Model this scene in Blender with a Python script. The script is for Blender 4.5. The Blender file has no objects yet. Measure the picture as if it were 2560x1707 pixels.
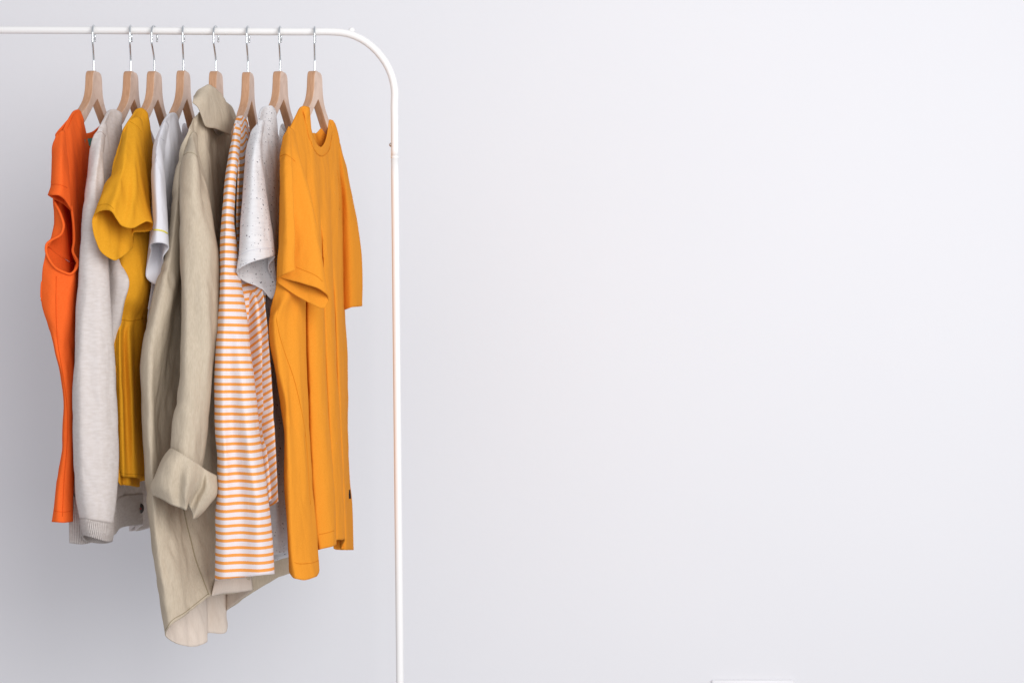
import bpy, math, random
import numpy as np
from mathutils import Vector
from mathutils.bvhtree import BVHTree
random.seed(4)
S = bpy.context.scene
COL = S.collection

# ------------------------------------------------------------------ camera
D = 2.6            # metres from the camera to the rail
PPM = 1400.0       # photograph pixels per metre at the rail
CZ = 0.98          # lens height
cam = bpy.data.cameras.new('camera')
cam.sensor_width = 36
cam.lens = 36 * D / (2560 / PPM)
cam.clip_start = 0.05
cam.clip_end = 60
co = bpy.data.objects.new('camera', cam)
COL.objects.link(co)
co.location = (0, -D, CZ)
co.rotation_euler = (math.pi / 2, 0, 0)
S.camera = co
S.render.resolution_x, S.render.resolution_y = 1024, 682
cam.dof.use_dof = True
cam.dof.focus_distance = D - 0.12
cam.dof.aperture_fstop = 5.6

# ------------------------------------------------------------------ light
w = bpy.data.worlds.new('World')
S.world = w
w.use_nodes = True
bg = w.node_tree.nodes['Background']
bg.inputs[0].default_value = (0.93, 0.94, 1.0, 1)
bg.inputs[1].default_value = 0.535

def area(name, loc, target, size, sizey, power, col):
    L = bpy.data.lights.new(name, 'AREA')
    L.shape = 'RECTANGLE'
    L.size, L.size_y = size, sizey
    L.energy = power
    L.color = col
    o = bpy.data.objects.new(name, L)
    COL.objects.link(o)
    o.location = loc
    d = Vector(target) - Vector(loc)
    o.rotation_euler = d.to_track_quat('-Z', 'Y').to_euler()
    return o

area('window_light', (1.25, -3.0, 1.7), (0.0, 0.6, 1.0), 2.0, 2.0, 101, (1.0, 0.992, 0.985))
area('room_light', (-1.2, -4.2, 2.4), (-0.6, 0.2, 1.0), 2.5, 1.8, 10, (1.0, 0.97, 0.94))

S.view_settings.view_transform = 'Standard'
S.view_settings.look = 'None'
S.view_settings.exposure = 0
S.view_settings.gamma = 1
S.render.engine = 'CYCLES'

# ------------------------------------------------------------------ helpers
def P(px, py, d):
    """photo pixel + metres behind the rail plane -> world point"""
    k = (D + d) / D / PPM
    return Vector(((px - 1280) * k, d, CZ + (853.5 - py) * k))

def to_px(p):
    k = D / (D + p[1]) * PPM
    return (1280 + p[0] * k, 853.5 - (p[2] - CZ) * k)

def tag(o, label=None, cat=None, group=None, kind=None):
    if label: o['label'] = label
    if cat: o['category'] = cat
    if group: o['group'] = group
    if kind: o['kind'] = kind
    return o

def empty(name, loc, label, cat, group=None):
    o = bpy.data.objects.new(name, None)
    COL.objects.link(o)
    o.location = loc
    o.empty_display_size = 0.02
    return tag(o, label, cat, group)

def link(name, me, mat, parent=None, smooth=True):
    o = bpy.data.objects.new(name, me)
    COL.objects.link(o)
    for m in (mat if isinstance(mat, (list, tuple)) else [mat]):
        me.materials.append(m)
    if smooth:
        me.polygons.foreach_set('use_smooth', [True] * len(me.polygons))
    if parent:
        o.parent = parent
        o.location = -Vector(parent.location)
    return o

# --- noise
def _hash(ix, iy, seed):
    h = (ix * 374761393 + iy * 668265263 + seed * 2147483647) & 0xffffffff
    h = ((h ^ (h >> 13)) * 1274126177) & 0xffffffff
    return ((h ^ (h >> 16)) & 0xffff) / 32767.5 - 1
def vnoise(x, y, seed=0):
    x = np.asarray(x, float); y = np.asarray(y, float)
    ix = np.floor(x).astype(np.int64); iy = np.floor(y).astype(np.int64)
    fx = x - ix; fy = y - iy
    fx = fx * fx * fx * (fx * (fx * 6 - 15) + 10); fy = fy * fy * fy * (fy * (fy * 6 - 15) + 10)
    a = _hash(ix, iy, seed); b = _hash(ix + 1, iy, seed)
    c = _hash(ix, iy + 1, seed); d = _hash(ix + 1, iy + 1, seed)
    return (a * (1 - fx) + b * fx) * (1 - fy) + (c * (1 - fx) + d * fx) * fy

# --- curves
def fill(col):
    """list of (x, y[, d]); missing d are interpolated"""
    n = len(col)
    keys = [i for i in range(n) if len(col[i]) > 2]
    ds = np.interp(range(n), keys, [col[i][2] for i in keys])
    return np.array([(c[0], c[1], ds[i]) for i, c in enumerate(col)], float)

def hermite(t, ts, ys, mono):
    n = len(ts)
    h = np.diff(ts); dl = np.diff(ys, axis=0) / h[:, None]
    m = np.zeros_like(ys)
    m[0] = dl[0]; m[-1] = dl[-1]
    for i in range(1, n - 1):
        if mono:
            a, b = dl[i - 1], dl[i]
            w1, w2 = 2 * h[i] + h[i - 1], h[i] + 2 * h[i - 1]
            with np.errstate(divide='ignore', invalid='ignore'):
                hm = (w1 + w2) / (w1 / a + w2 / b)
            m[i] = np.where(a * b > 0, hm, 0)
        else:
            m[i] = (dl[i - 1] * h[i] + dl[i] * h[i - 1]) / (h[i] + h[i - 1])
    i = np.clip(np.searchsorted(ts, t, side='right') - 1, 0, n - 2)
    s = ((t - ts[i]) / h[i])[:, None]; H = h[i][:, None]
    return ((2 * s**3 - 3 * s**2 + 1) * ys[i] + (s**3 - 2 * s**2 + s) * H * m[i]
            + (-2 * s**3 + 3 * s**2) * ys[i + 1] + (s**3 - s**2) * H * m[i + 1])

def col_eval(col, v):
    c = fill(col)
    q = c * np.array([1, 1, PPM])
    cs = np.concatenate([[0], np.cumsum(np.maximum(np.linalg.norm(np.diff(q, axis=0), axis=1), 1e-3))])
    return hermite(v, cs / cs[-1], c, False if len(c) < 3 else True)

def surf(cols, closed=False, nv=None, nu=9, wr=0.0012, wf=(14, 5), seed=1, skew=None, hemband=0.0):
    """loft through columns (each a top-to-bottom line of (px,py,d)); returns verts(v,u,3), uv, faces"""
    lens = [abs(c[-1][1] - c[0][1]) + abs(c[-1][0] - c[0][0]) for c in cols]
    nv = nv or int(max(14, max(lens) / 6))
    v = np.linspace(0, 1, nv)
    A = np.stack([col_eval(c, v) for c in cols], axis=1)       # nv, nc, 3
    sk = np.array(skew if skew is not None else [0] * len(cols), float)
    A = np.concatenate([A, np.broadcast_to(sk[None, :, None], (nv, len(cols), 1))], axis=2)
    if closed:
        A = np.concatenate([A[:, -2:], A, A[:, :3]], axis=1)
    nc = A.shape[1]
    rows = []
    for r in range(nv):
        q = A[r, :, :3] * np.array([1, 1, PPM])
        seg = np.maximum(np.linalg.norm(np.diff(q, axis=0), axis=1), 1.5) ** 0.7
        ts = np.concatenate([[0], np.cumsum(seg)])
        i0, i1 = (2, nc - 3) if closed else (0, nc - 1)
        tt = np.concatenate([np.linspace(ts[i], ts[i + 1], nu, endpoint=False) for i in range(i0, i1)] + ([] if closed else [[ts[-1]]]))
        rows.append(hermite(tt, ts, A[r], False))
    G = np.array(rows)
    k = (D + G[..., 2]) / D / PPM
    W = np.stack([(G[..., 0] - 1280) * k, G[..., 2], CZ + (853.5 - G[..., 1]) * k], axis=-1)
    NV, NU = W.shape[:2]
    Wp = np.concatenate([W[:, -1:], W, W[:, :1]], axis=1) if closed else np.concatenate([2 * W[:, :1] - W[:, 1:2], W, 2 * W[:, -1:] - W[:, -2:-1]], axis=1)
    du = Wp[:, 2:] - Wp[:, :-2]
    dv = np.gradient(W, axis=0)
    nrm = np.cross(du, dv)
    nrm /= np.maximum(np.linalg.norm(nrm, axis=-1, keepdims=True), 1e-9)
    arc = np.cumsum(np.linalg.norm(np.diff(np.concatenate([W, W[:, :1]], axis=1), axis=1), axis=-1), axis=1)
    arc = np.concatenate([np.zeros((NV, 1)), arc[:, :-1]], axis=1)
    z = W[..., 2]
    # cloth irregularity, tied to the cloth (arc, height); smooth on the ring seam by using world x/y
    X = W[..., 0] + W[..., 1] * 0.9
    n1 = vnoise(X * 38 + z * 3.0, z * wf[1] + X * 4, seed)
    n2 = vnoise(X * 85 - z * 14, z * 22 + X * 9, seed + 7)
    n3 = vnoise(X * 60 + z * 34, z * 12 - X * 20, seed + 13)
    disp = wr * (1.3 * n1 + 0.45 * n2 + 0.55 * np.maximum(n3, 0) ** 2 * 2)
    fade = np.clip(np.minimum(np.arange(NV), 6) / 6.0, 0, 1)[:, None]
    W = W + nrm * (disp * fade)[..., None]
    if not closed:
        pass
    uv = np.stack([arc, z + G[..., 3]], axis=-1)
    return W, uv, closed

def mesh_from(name, surfs, flip=False):
    verts, faces, uvs = [], [], []
    for W, uv, closed in surfs:
        b = len(verts)
        NV, NU = W.shape[:2]
        verts += [tuple(p) for p in W.reshape(-1, 3)]
        uu = uv.reshape(-1, 2)
        for r in range(NV - 1):
            for c in range(NU if closed else NU - 1):
                c2 = (c + 1) % NU
                f = [r * NU + c, r * NU + c2, (r + 1) * NU + c2, (r + 1) * NU + c]
                if flip: f = f[::-1]
                faces.append([b + i for i in f])
                uvs += [tuple(uu[i]) for i in f]
    me = bpy.data.meshes.new(name)
    me.from_pydata(verts, [], faces)
    L = me.uv_layers.new(name='UVMap')
    L.data.foreach_set('uv', np.array(uvs).ravel())
    return me

def cloth(name, surfs, mat, parent, thick=0.0014, flip=True, inner=None):
    if isinstance(surfs, tuple): surfs = [surfs]
    me = mesh_from(name, surfs, flip)
    o = link(name, me, [mat, inner] if inner else mat, parent)
    s = o.modifiers.new('thickness', 'SOLIDIFY')
    s.thickness = thick
    s.offset = -1
    if inner:
        s.material_offset = 1
        s.material_offset_rim = 0
    return o

def tube_mesh(name, pts, r, n=8, cap=True, radii=None):
    """round tube along world points"""
    pts = [Vector(p) for p in pts]
    verts, faces = [], []
    T = [(pts[min(i + 1, len(pts) - 1)] - pts[max(i - 1, 0)]).normalized() for i in range(len(pts))]
    a = T[0].orthogonal().normalized()
    for i, p in enumerate(pts):
        a = (a - T[i] * a.dot(T[i])).normalized()
        b = T[i].cross(a)
        rr = radii[i] if radii else r
        for k in range(n):
            t = 2 * math.pi * k / n
            verts.append(p + a * (math.cos(t) * rr) + b * (math.sin(t) * rr))
    for i in range(len(pts) - 1):
        for k in range(n):
            k2 = (k + 1) % n
            faces.append((i * n + k, i * n + k2, (i + 1) * n + k2, (i + 1) * n + k))
    if cap:
        faces.append(tuple(range(n))[::-1])
        faces.append(tuple((len(pts) - 1) * n + k for k in range(n)))
    me = bpy.data.meshes.new(name)
    me.from_pydata([tuple(v) for v in verts], [], faces)
    return me

def smooth_path(pts, n=8):
    q = np.array([tuple(p) for p in pts], float)
    cs = np.concatenate([[0], np.cumsum(np.maximum(np.linalg.norm(np.diff(q, axis=0), axis=1), 1e-6))])
    t = np.linspace(0, cs[-1], (len(pts) - 1) * n + 1)
    return [Vector(p) for p in hermite(t, cs, q, False)]

def bvh_of(o):
    me = o.data
    off = o.location + (o.parent.location if o.parent else Vector())
    return BVHTree.FromPolygons([v.co + off for v in me.vertices], [tuple(p.vertices) for p in me.polygons])

def on(bvh, px, py, off=0.0005, dflt=None):
    """the point of a cloth surface that stands behind a photograph pixel"""
    o = Vector((0, -D, CZ))
    d = (P(px, py, 0) - o).normalized()
    hit = bvh.ray_cast(o, d)
    if hit[0] is None:
        return P(px, py, dflt) if dflt is not None else None
    return hit[0] - d * off

def seam(name, bvh, pts, r, mat, parent, n=5, off=0.0002):
    """stitching / seam / trim laid on the cloth along a pixel line"""
    q = smooth_path([Vector((x, y, 0)) for x, y in pts], n)
    ws = [on(bvh, p.x, p.y, off) for p in q]
    ws = [p for p in ws if p is not None]
    out = [ws[0]]
    for p in ws[1:]:
        if abs(p.y - out[-1].y) < 0.03: out.append(p)
    if len(out) < 3: return None
    return link(name, tube_mesh(name, out, r, 6), mat, parent)

# ------------------------------------------------------------------ materials
def nodes(name):
    m = bpy.data.materials.new(name)
    m.use_nodes = True
    nt = m.node_tree
    return m, nt, nt.nodes['Principled BSDF']

def N(nt, t, **kw):
    n = nt.nodes.new(t)
    for k, v in kw.items():
        if hasattr(n, k): setattr(n, k, v)
        else: n.inputs[k.replace('_', ' ')].default_value = v
    return n

def fabric(name, col, col2=None, crumple=.004, mottled=0.0, mscale=(60, 900), weave=1400, bump=0.25, trans=0.18, kind=None, rib=None):
    m, nt, b = nodes(name)
    L = nt.links.new
    b.inputs['Roughness'].default_value = 0.92
    b.inputs['Specular IOR Level'].default_value = 0.05
    b.inputs['Sheen Weight'].default_value = 0.0
    b.inputs['Sheen Roughness'].default_value = 0.5
    tc = N(nt, 'ShaderNodeTexCoord')
    c = N(nt, 'ShaderNodeRGB'); c.outputs[0].default_value = (*col, 1)
    out = c.outputs[0]
    if col2:
        mp = N(nt, 'ShaderNodeMapping'); mp.inputs['Scale'].default_value = (mscale[0], mscale[0], mscale[1])
        L(tc.outputs['Object'], mp.inputs[0])
        n = N(nt, 'ShaderNodeTexNoise'); n.inputs['Scale'].default_value = 1; n.inputs['Detail'].default_value = 3
        L(mp.outputs[0], n.inputs['Vector'])
        r = N(nt, 'ShaderNodeMapRange'); r.inputs[1].default_value = 0.35; r.inputs[2].default_value = 0.65
        L(n.outputs[0], r.inputs[0])
        mx = N(nt, 'ShaderNodeMix', data_type='RGBA')
        L(r.outputs[0], mx.inputs[0]); L(out, mx.inputs[6]); mx.inputs[7].default_value = (*col2, 1)
        out = mx.outputs[2]
    if kind == 'stripes':
        uvn = N(nt, 'ShaderNodeUVMap')
        sp = N(nt, 'ShaderNodeSeparateXYZ'); L(uvn.outputs[0], sp.inputs[0])
        wob = N(nt, 'ShaderNodeTexNoise'); wob.inputs['Scale'].default_value = 9
        L(tc.outputs['Object'], wob.inputs['Vector'])
        wm = N(nt, 'ShaderNodeMath', operation='MULTIPLY_ADD'); L(wob.outputs[0], wm.inputs[0]); wm.inputs[1].default_value = 0.004
        L(sp.outputs[1], wm.inputs[2])
        dv = N(nt, 'ShaderNodeMath', operation='DIVIDE'); L(wm.outputs[0], dv.inputs[0]); dv.inputs[1].default_value = 18.1 / PPM * 0.915
        fr = N(nt, 'ShaderNodeMath', operation='FRACT'); L(dv.outputs[0], fr.inputs[0])
        lt = N(nt, 'ShaderNodeMath', operation='LESS_THAN'); L(fr.outputs[0], lt.inputs[0]); lt.inputs[1].default_value = 0.41
        mx = N(nt, 'ShaderNodeMix', data_type='RGBA'); L(lt.outputs[0], mx.inputs[0]); L(out, mx.inputs[6]); mx.inputs[7].default_value = (0.93, 0.385, 0.095, 1)
        out = mx.outputs[2]
    if kind == 'speckles':
        for sc, th, dk in ((110, 0.145, (0.09, 0.08, 0.09)), (230, 0.2, (0.26, 0.25, 0.27))):
            vo = N(nt, 'ShaderNodeTexVoronoi', feature='F1'); vo.inputs['Scale'].default_value = sc
            wn = N(nt, 'ShaderNodeTexNoise'); wn.inputs['Scale'].default_value = 260
            L(tc.outputs['Object'], wn.inputs['Vector'])
            va = N(nt, 'ShaderNodeVectorMath', operation='MULTIPLY_ADD'); L(wn.outputs['Color'], va.inputs[0]); va.inputs[1].default_value = (.006, .006, .003)
            L(tc.outputs['Object'], va.inputs[2]); L(va.outputs[0], vo.inputs['Vector'])
            se = N(nt, 'ShaderNodeSeparateColor'); L(vo.outputs['Color'], se.inputs[0])
            g = N(nt, 'ShaderNodeMath', operation='GREATER_THAN'); L(se.outputs[0], g.inputs[0]); g.inputs[1].default_value = 0.55
            l = N(nt, 'ShaderNodeMath', operation='LESS_THAN'); L(vo.outputs['Distance'], l.inputs[0]); l.inputs[1].default_value = th
            mu = N(nt, 'ShaderNodeMath', operation='MULTIPLY'); L(g.outputs[0], mu.inputs[0]); L(l.outputs[0], mu.inputs[1])
            mx = N(nt, 'ShaderNodeMix', data_type='RGBA'); L(mu.outputs[0], mx.inputs[0]); L(out, mx.inputs[6]); mx.inputs[7].default_value = (*dk, 1)
            out = mx.outputs[2]
    L(out, b.inputs['Base Color'])
    # weave + soft crumple bump
    mp = N(nt, 'ShaderNodeMapping'); mp.inputs['Scale'].default_value = (weave * 0.5, weave * 0.5, weave)
    L(tc.outputs['Object'], mp.inputs[0])
    n = N(nt, 'ShaderNodeTexNoise'); n.inputs['Scale'].default_value = 1; n.inputs['Detail'].default_value = 2
    L(mp.outputs[0], n.inputs['Vector'])
    n2 = N(nt, 'ShaderNodeTexNoise'); n2.inputs['Scale'].default_value = 26; n2.inputs['Detail'].default_value = 4; n2.inputs['Distortion'].default_value = 0.6
    mp2 = N(nt, 'ShaderNodeMapping'); mp2.inputs['Scale'].default_value = (1.5, 1.5, 0.45); mp2.inputs['Rotation'].default_value = (0.2, 0.5, 0)
    L(tc.outputs['Object'], mp2.inputs[0]); L(mp2.outputs[0], n2.inputs['Vector'])
    b1 = N(nt, 'ShaderNodeBump'); b1.inputs['Strength'].default_value = bump; b1.inputs['Distance'].default_value = 0.0006
    b2 = N(nt, 'ShaderNodeBump'); b2.inputs['Strength'].default_value = 0.5; b2.inputs['Distance'].default_value = crumple
    L(n.outputs[0], b1.inputs['Height']); L(n2.outputs[0], b2.inputs['Height']); L(b2.outputs[0], b1.inputs['Normal'])
    last = b1
    if rib:
        uvn = N(nt, 'ShaderNodeUVMap')
        sp = N(nt, 'ShaderNodeSeparateXYZ'); L(uvn.outputs[0], sp.inputs[0])
        mm = N(nt, 'ShaderNodeMath', operation='MULTIPLY'); L(sp.outputs[0], mm.inputs[0]); mm.inputs[1].default_value = rib
        si = N(nt, 'ShaderNodeMath', operation='SINE'); L(mm.outputs[0], si.inputs[0])
        b3 = N(nt, 'ShaderNodeBump'); b3.inputs['Strength'].default_value = 0.8; b3.inputs['Distance'].default_value = 0.0012
        L(si.outputs[0], b3.inputs['Height']); L(b1.outputs[0], b3.inputs['Normal']); last = b3
    L(last.outputs[0], b.inputs['Normal'])
    tr = N(nt, 'ShaderNodeBsdfTranslucent'); L(out, tr.inputs[0])
    ms = N(nt, 'ShaderNodeMixShader'); ms.inputs[0].default_value = trans
    L(b.outputs[0], ms.inputs[1]); L(tr.outputs[0], ms.inputs[2])
    L(ms.outputs[0], nt.nodes['Material Output'].inputs[0])
    return m

M = {}
M['coral'] = fabric('coral_jersey', (0.94, 0.16, 0.03), (0.91, 0.14, 0.024), mscale=(500, 500), trans=.12)
M['knit'] = fabric('oatmeal_knit', (0.76, 0.70, 0.675), (0.695, 0.63, 0.595), mscale=(90, 260), weave=900, bump=0.35)
M['knitrib'] = fabric('oatmeal_rib', (0.76, 0.69, 0.65), (0.68, 0.60, 0.56), mscale=(70, 300), rib=1900)
M['mustard'] = fabric('mustard_cotton', (0.78, 0.365, 0.026), (0.74, 0.335, 0.02), mscale=(400, 400), trans=.09)
M['white'] = fabric('white_jersey', (0.82, 0.81, 0.85), trans=0.25)
M['khaki'] = fabric('khaki_linen', (0.60, 0.51, 0.395), (0.53, 0.445, 0.335), mscale=(700, 90), weave=1100, bump=0.5, crumple=.006, trans=.1)
M['khakiin'] = fabric('khaki_linen_inside', (0.86, 0.75, 0.65), (0.82, 0.71, 0.61), mscale=(700, 90), weave=1100, crumple=.005)
M['stripe'] = fabric('striped_jersey', (0.86, 0.80, 0.81), kind='stripes', trans=0.2)
M['speck'] = fabric('speckled_jersey', (0.82, 0.81, 0.82), (0.75, 0.74, 0.75), mscale=(50, 300), kind='speckles')
M['orange'] = fabric('orange_jersey', (0.81, 0.315, 0.034), (0.75, 0.27, 0.024), mscale=(900, 900), weave=1000, bump=0.5, trans=.06, crumple=.006)
M['teal'] = fabric('teal_label_cloth', (0.12, 0.42, 0.36))
M['black'] = fabric('black_label_cloth', (0.012, 0.012, 0.018), trans=0.0)
M['yellowline'] = fabric('yellow_thread', (0.85, 0.72, 0.10))
def thread(name, c): return fabric(name, c, trans=0.0, bump=0.0)
M['t_orange'] = thread('orange_seam', (0.62, 0.20, 0.012))
M['t_coral'] = thread('coral_seam', (0.72, 0.09, 0.012))
M['t_khaki'] = thread('khaki_seam', (0.33, 0.27, 0.18))
M['t_mustard'] = thread('mustard_seam', (0.50, 0.22, 0.01))
M['t_white'] = thread('white_seam', (0.62, 0.61, 0.66))
M['t_knit'] = thread('knit_seam', (0.45, 0.38, 0.36))

def wood():
    m, nt, b = nodes('beech_wood')
    L = nt.links.new
    tc = N(nt, 'ShaderNodeTexCoord')
    oi = N(nt, 'ShaderNodeObjectInfo')
    ad = N(nt, 'ShaderNodeVectorMath', operation='ADD'); L(tc.outputs['Object'], ad.inputs[0])
    mu = N(nt, 'ShaderNodeVectorMath', operation='SCALE'); L(oi.outputs['Location'], mu.inputs[0]); mu.inputs['Scale'].default_value = 7
    L(mu.outputs[0], ad.inputs[1])
    mp = N(nt, 'ShaderNodeMapping'); mp.inputs['Scale'].default_value = (160, 24, 24); mp.inputs['Rotation'].default_value = (0.5, 0, 0)
    L(ad.outputs[0], mp.inputs[0])
    n = N(nt, 'ShaderNodeTexNoise'); n.inputs['Scale'].default_value = 1.4; n.inputs['Detail'].default_value = 5; n.inputs['Distortion'].default_value = 1.2
    L(mp.outputs[0], n.inputs['Vector'])
    cr = N(nt, 'ShaderNodeValToRGB')
    cr.color_ramp.elements[0].position = 0.3; cr.color_ramp.elements[0].color = (0.53, 0.36, 0.26, 1)
    cr.color_ramp.elements[1].position = 0.7; cr.color_ramp.elements[1].color = (0.68, 0.50, 0.395, 1)
    L(n.outputs[0], cr.inputs[0])
    # edges tinted darker brown by normal: painted shade, partly the edge grain's own tone
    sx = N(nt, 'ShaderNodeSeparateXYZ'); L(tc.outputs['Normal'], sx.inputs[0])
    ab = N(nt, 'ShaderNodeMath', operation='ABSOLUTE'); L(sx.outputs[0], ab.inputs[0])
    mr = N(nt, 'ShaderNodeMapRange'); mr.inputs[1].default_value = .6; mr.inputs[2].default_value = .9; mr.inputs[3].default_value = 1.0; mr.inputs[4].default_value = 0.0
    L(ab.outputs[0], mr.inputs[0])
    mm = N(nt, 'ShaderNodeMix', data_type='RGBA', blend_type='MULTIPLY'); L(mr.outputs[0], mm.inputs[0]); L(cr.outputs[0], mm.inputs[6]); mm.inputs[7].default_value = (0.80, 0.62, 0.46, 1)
    L(mm.outputs[2], b.inputs['Base Color'])
    b.inputs['Roughness'].default_value = 0.42
    bp = N(nt, 'ShaderNodeBump'); bp.inputs['Strength'].default_value = 0.1; bp.inputs['Distance'].default_value = 0.001
    L(n.outputs[0], bp.inputs['Height']); L(bp.outputs[0], b.inputs['Normal'])
    return m
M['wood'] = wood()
m, nt, b = nodes('chrome'); b.inputs['Base Color'].default_value = (0.72, 0.75, 0.76, 1); b.inputs['Metallic'].default_value = 1; b.inputs['Roughness'].default_value = 0.22; M['chrome'] = m
m, nt, b = nodes('white_lacquer'); b.inputs['Base Color'].default_value = (0.84, 0.83, 0.82, 1); b.inputs['Roughness'].default_value = 0.33
n = N(nt, 'ShaderNodeTexNoise'); n.inputs['Scale'].default_value = 180
bp = N(nt, 'ShaderNodeBump'); bp.inputs['Strength'].default_value = 0.06; bp.inputs['Distance'].default_value = 0.001
nt.links.new(n.outputs[0], bp.inputs['Height']); nt.links.new(bp.outputs[0], b.inputs['Normal']); M['lacquer'] = m
m, nt, b = nodes('steel_screw'); b.inputs['Base Color'].default_value = (0.42, 0.36, 0.33, 1); b.inputs['Metallic'].default_value = 0.8; b.inputs['Roughness'].default_value = 0.35; M['steel'] = m
m, nt, b = nodes('white_plastic'); b.inputs['Base Color'].default_value = (0.82, 0.82, 0.84, 1); b.inputs['Roughness'].default_value = 0.35; M['plastic'] = m
m, nt, b = nodes('dark_button'); b.inputs['Base Color'].default_value = (0.035, 0.025, 0.022, 1); b.inputs['Roughness'].default_value = 0.3; M['button'] = m
m, nt, b = nodes('red_thread'); b.inputs['Base Color'].default_value = (0.4, 0.06, 0.07, 1); b.inputs['Roughness'].default_value = 0.8; M['red'] = m

def wallmat():
    m, nt, b = nodes('painted_plaster')
    L = nt.links.new
    tc = N(nt, 'ShaderNodeTexCoord')
    n = N(nt, 'ShaderNodeTexNoise'); n.inputs['Scale'].default_value = 2.2; n.inputs['Detail'].default_value = 3
    L(tc.outputs['Object'], n.inputs['Vector'])
    mx = N(nt, 'ShaderNodeMix', data_type='RGBA'); L(n.outputs[0], mx.inputs[0])
    mx.inputs[6].default_value = (0.775, 0.775, 0.800, 1); mx.inputs[7].default_value = (0.795, 0.790, 0.812, 1)
    L(mx.outputs[2], b.inputs['Base Color'])
    b.inputs['Roughness'].default_value = 0.75
    n2 = N(nt, 'ShaderNodeTexNoise'); n2.inputs['Scale'].default_value = 70; n2.inputs['Detail'].default_value = 5
    L(tc.outputs['Object'], n2.inputs['Vector'])
    bp = N(nt, 'ShaderNodeBump'); bp.inputs['Strength'].default_value = 0.10; bp.inputs['Distance'].default_value = 0.002
    L(n2.outputs[0], bp.inputs['Height']); L(bp.outputs[0], b.inputs['Normal'])
    return m
M['wall'] = wallmat()

# ------------------------------------------------------------------ the wall
WY = 0.74
def box_mesh(name, x0, x1, y0, y1, z0, z1, bev=0.0, seg=3):
    import bmesh
    bm = bmesh.new()
    bmesh.ops.create_cube(bm, size=1)
    for v in bm.verts:
        v.co = Vector(((x0 + x1) / 2 + v.co.x * (x1 - x0), (y0 + y1) / 2 + v.co.y * (y1 - y0), (z0 + z1) / 2 + v.co.z * (z1 - z0)))
    if bev:
        bmesh.ops.bevel(bm, geom=bm.edges[:], offset=bev, segments=seg, affect='EDGES', profile=0.5)
    me = bpy.data.meshes.new(name)
    bm.to_mesh(me); bm.free()
    return me
wl = link('wall', box_mesh('wall', -6, 6, WY, WY + 0.15, -0.2, 3.4), M['wall'], None, False)
tag(wl, kind='structure')
# the socket plate whose top edge shows at the bottom of the frame
kw = (D + WY) / D / PPM
x0, x1, zt = (1778 - 1280) * kw, (1984 - 1280) * kw, CZ + (853.5 - 1697) * kw
so = empty('wall_socket', ((x0 + x1) / 2, WY, zt - 0.045), 'white double socket plate on the pale wall at the bottom edge', 'socket')
link('cover_plate', box_mesh('cover_plate', x0, x1, WY - 0.011, WY - 0.0005, zt - 0.09, zt, 0.004), M['plastic'], so)
for k in (0, 1):
    cx = x0 + (x1 - x0) * (0.27 + 0.46 * k)
    link('socket_insert', box_mesh('socket_insert', cx - .026, cx + .026, WY - 0.0135, WY - 0.0095, zt - 0.072, zt - 0.018, 0.0015), M['plastic'], so)

# ------------------------------------------------------------------ the rack
def railz(px): return P(px, 75.5 + 4.5 * px / 800, 0)
rk = empty('clothes_rack', P(998, 1900, 0), 'white tubular clothes rack with a rounded corner and a single tall post', 'clothes rack')
RR = 9.3 / PPM
bend = [railz(-1500), railz(-600), railz(0), railz(300), railz(600), railz(760)]
bend = [P(-1500, 68, 0), P(-700, 71, 0), P(0, 75.5, 0), P(300, 77, 0), P(600, 79.5, 0), P(780, 80, 0), P(830, 80, 0), P(862, 83, 0), P(895, 94, 0), P(925, 113, 0), P(950, 138, 0), P(970, 168, 0), P(982, 200, 0), P(987, 232, 0), P(986, 262, 0), P(986.5, 300, 0), P(987, 392, 0)]
link('hanging_rail', tube_mesh('hanging_rail', smooth_path(bend, 10), RR, 24), M['lacquer'], rk)
link('post', tube_mesh('post', smooth_path([P(987, 391.5, 0), P(989, 600, 0), P(994, 1100, 0), P(1000, 1700, 0), P(1003, 2150, 0)], 6), RR * 1.02, 24), M['lacquer'], rk)
link('joint_collar', tube_mesh('joint_collar', [P(987, 391, 0), P(987, 391.6, 0), P(987, 395.5, 0), P(987, 396.2, 0)], RR * 1.1, 24, radii=[RR * 1.02, RR * 1.07, RR * 1.07, RR * 1.02]), M['lacquer'], rk)
def ball(name, c, r, mat, parent, sx=1, sz=1, sy=1):
    import bmesh
    bm = bmesh.new()
    bmesh.ops.create_uvsphere(bm, u_segments=20, v_segments=12, radius=r)
    for v in bm.verts: v.co = Vector((v.co.x * sx, v.co.y * sy, v.co.z * sz)) + c
    me = bpy.data.meshes.new(name); bm.to_mesh(me); bm.free()
    return link(name, me, mat, parent)
ball('end_knob', P(879, 77, 0.005), 8 / PPM, M['lacquer'], rk)
link('knob_stem', tube_mesh('knob_stem', [P(879, 79, 0.005), P(878, 90, 0.002)], 4 / PPM, 12), M['lacquer'], rk)
ball('screw', P(976.5, 362.5, 0), 5.2 / PPM, M['steel'], rk, sx=0.65)
# the foot bar, standing just below the picture
link('foot_bar', tube_mesh('foot_bar', [P(1003, 2150, 0) + Vector((0, -0.22, 0)), P(1003, 2150, 0) + Vector((0, 0.22, 0))], RR * 1.1, 20), M['lacquer'], rk)

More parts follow.
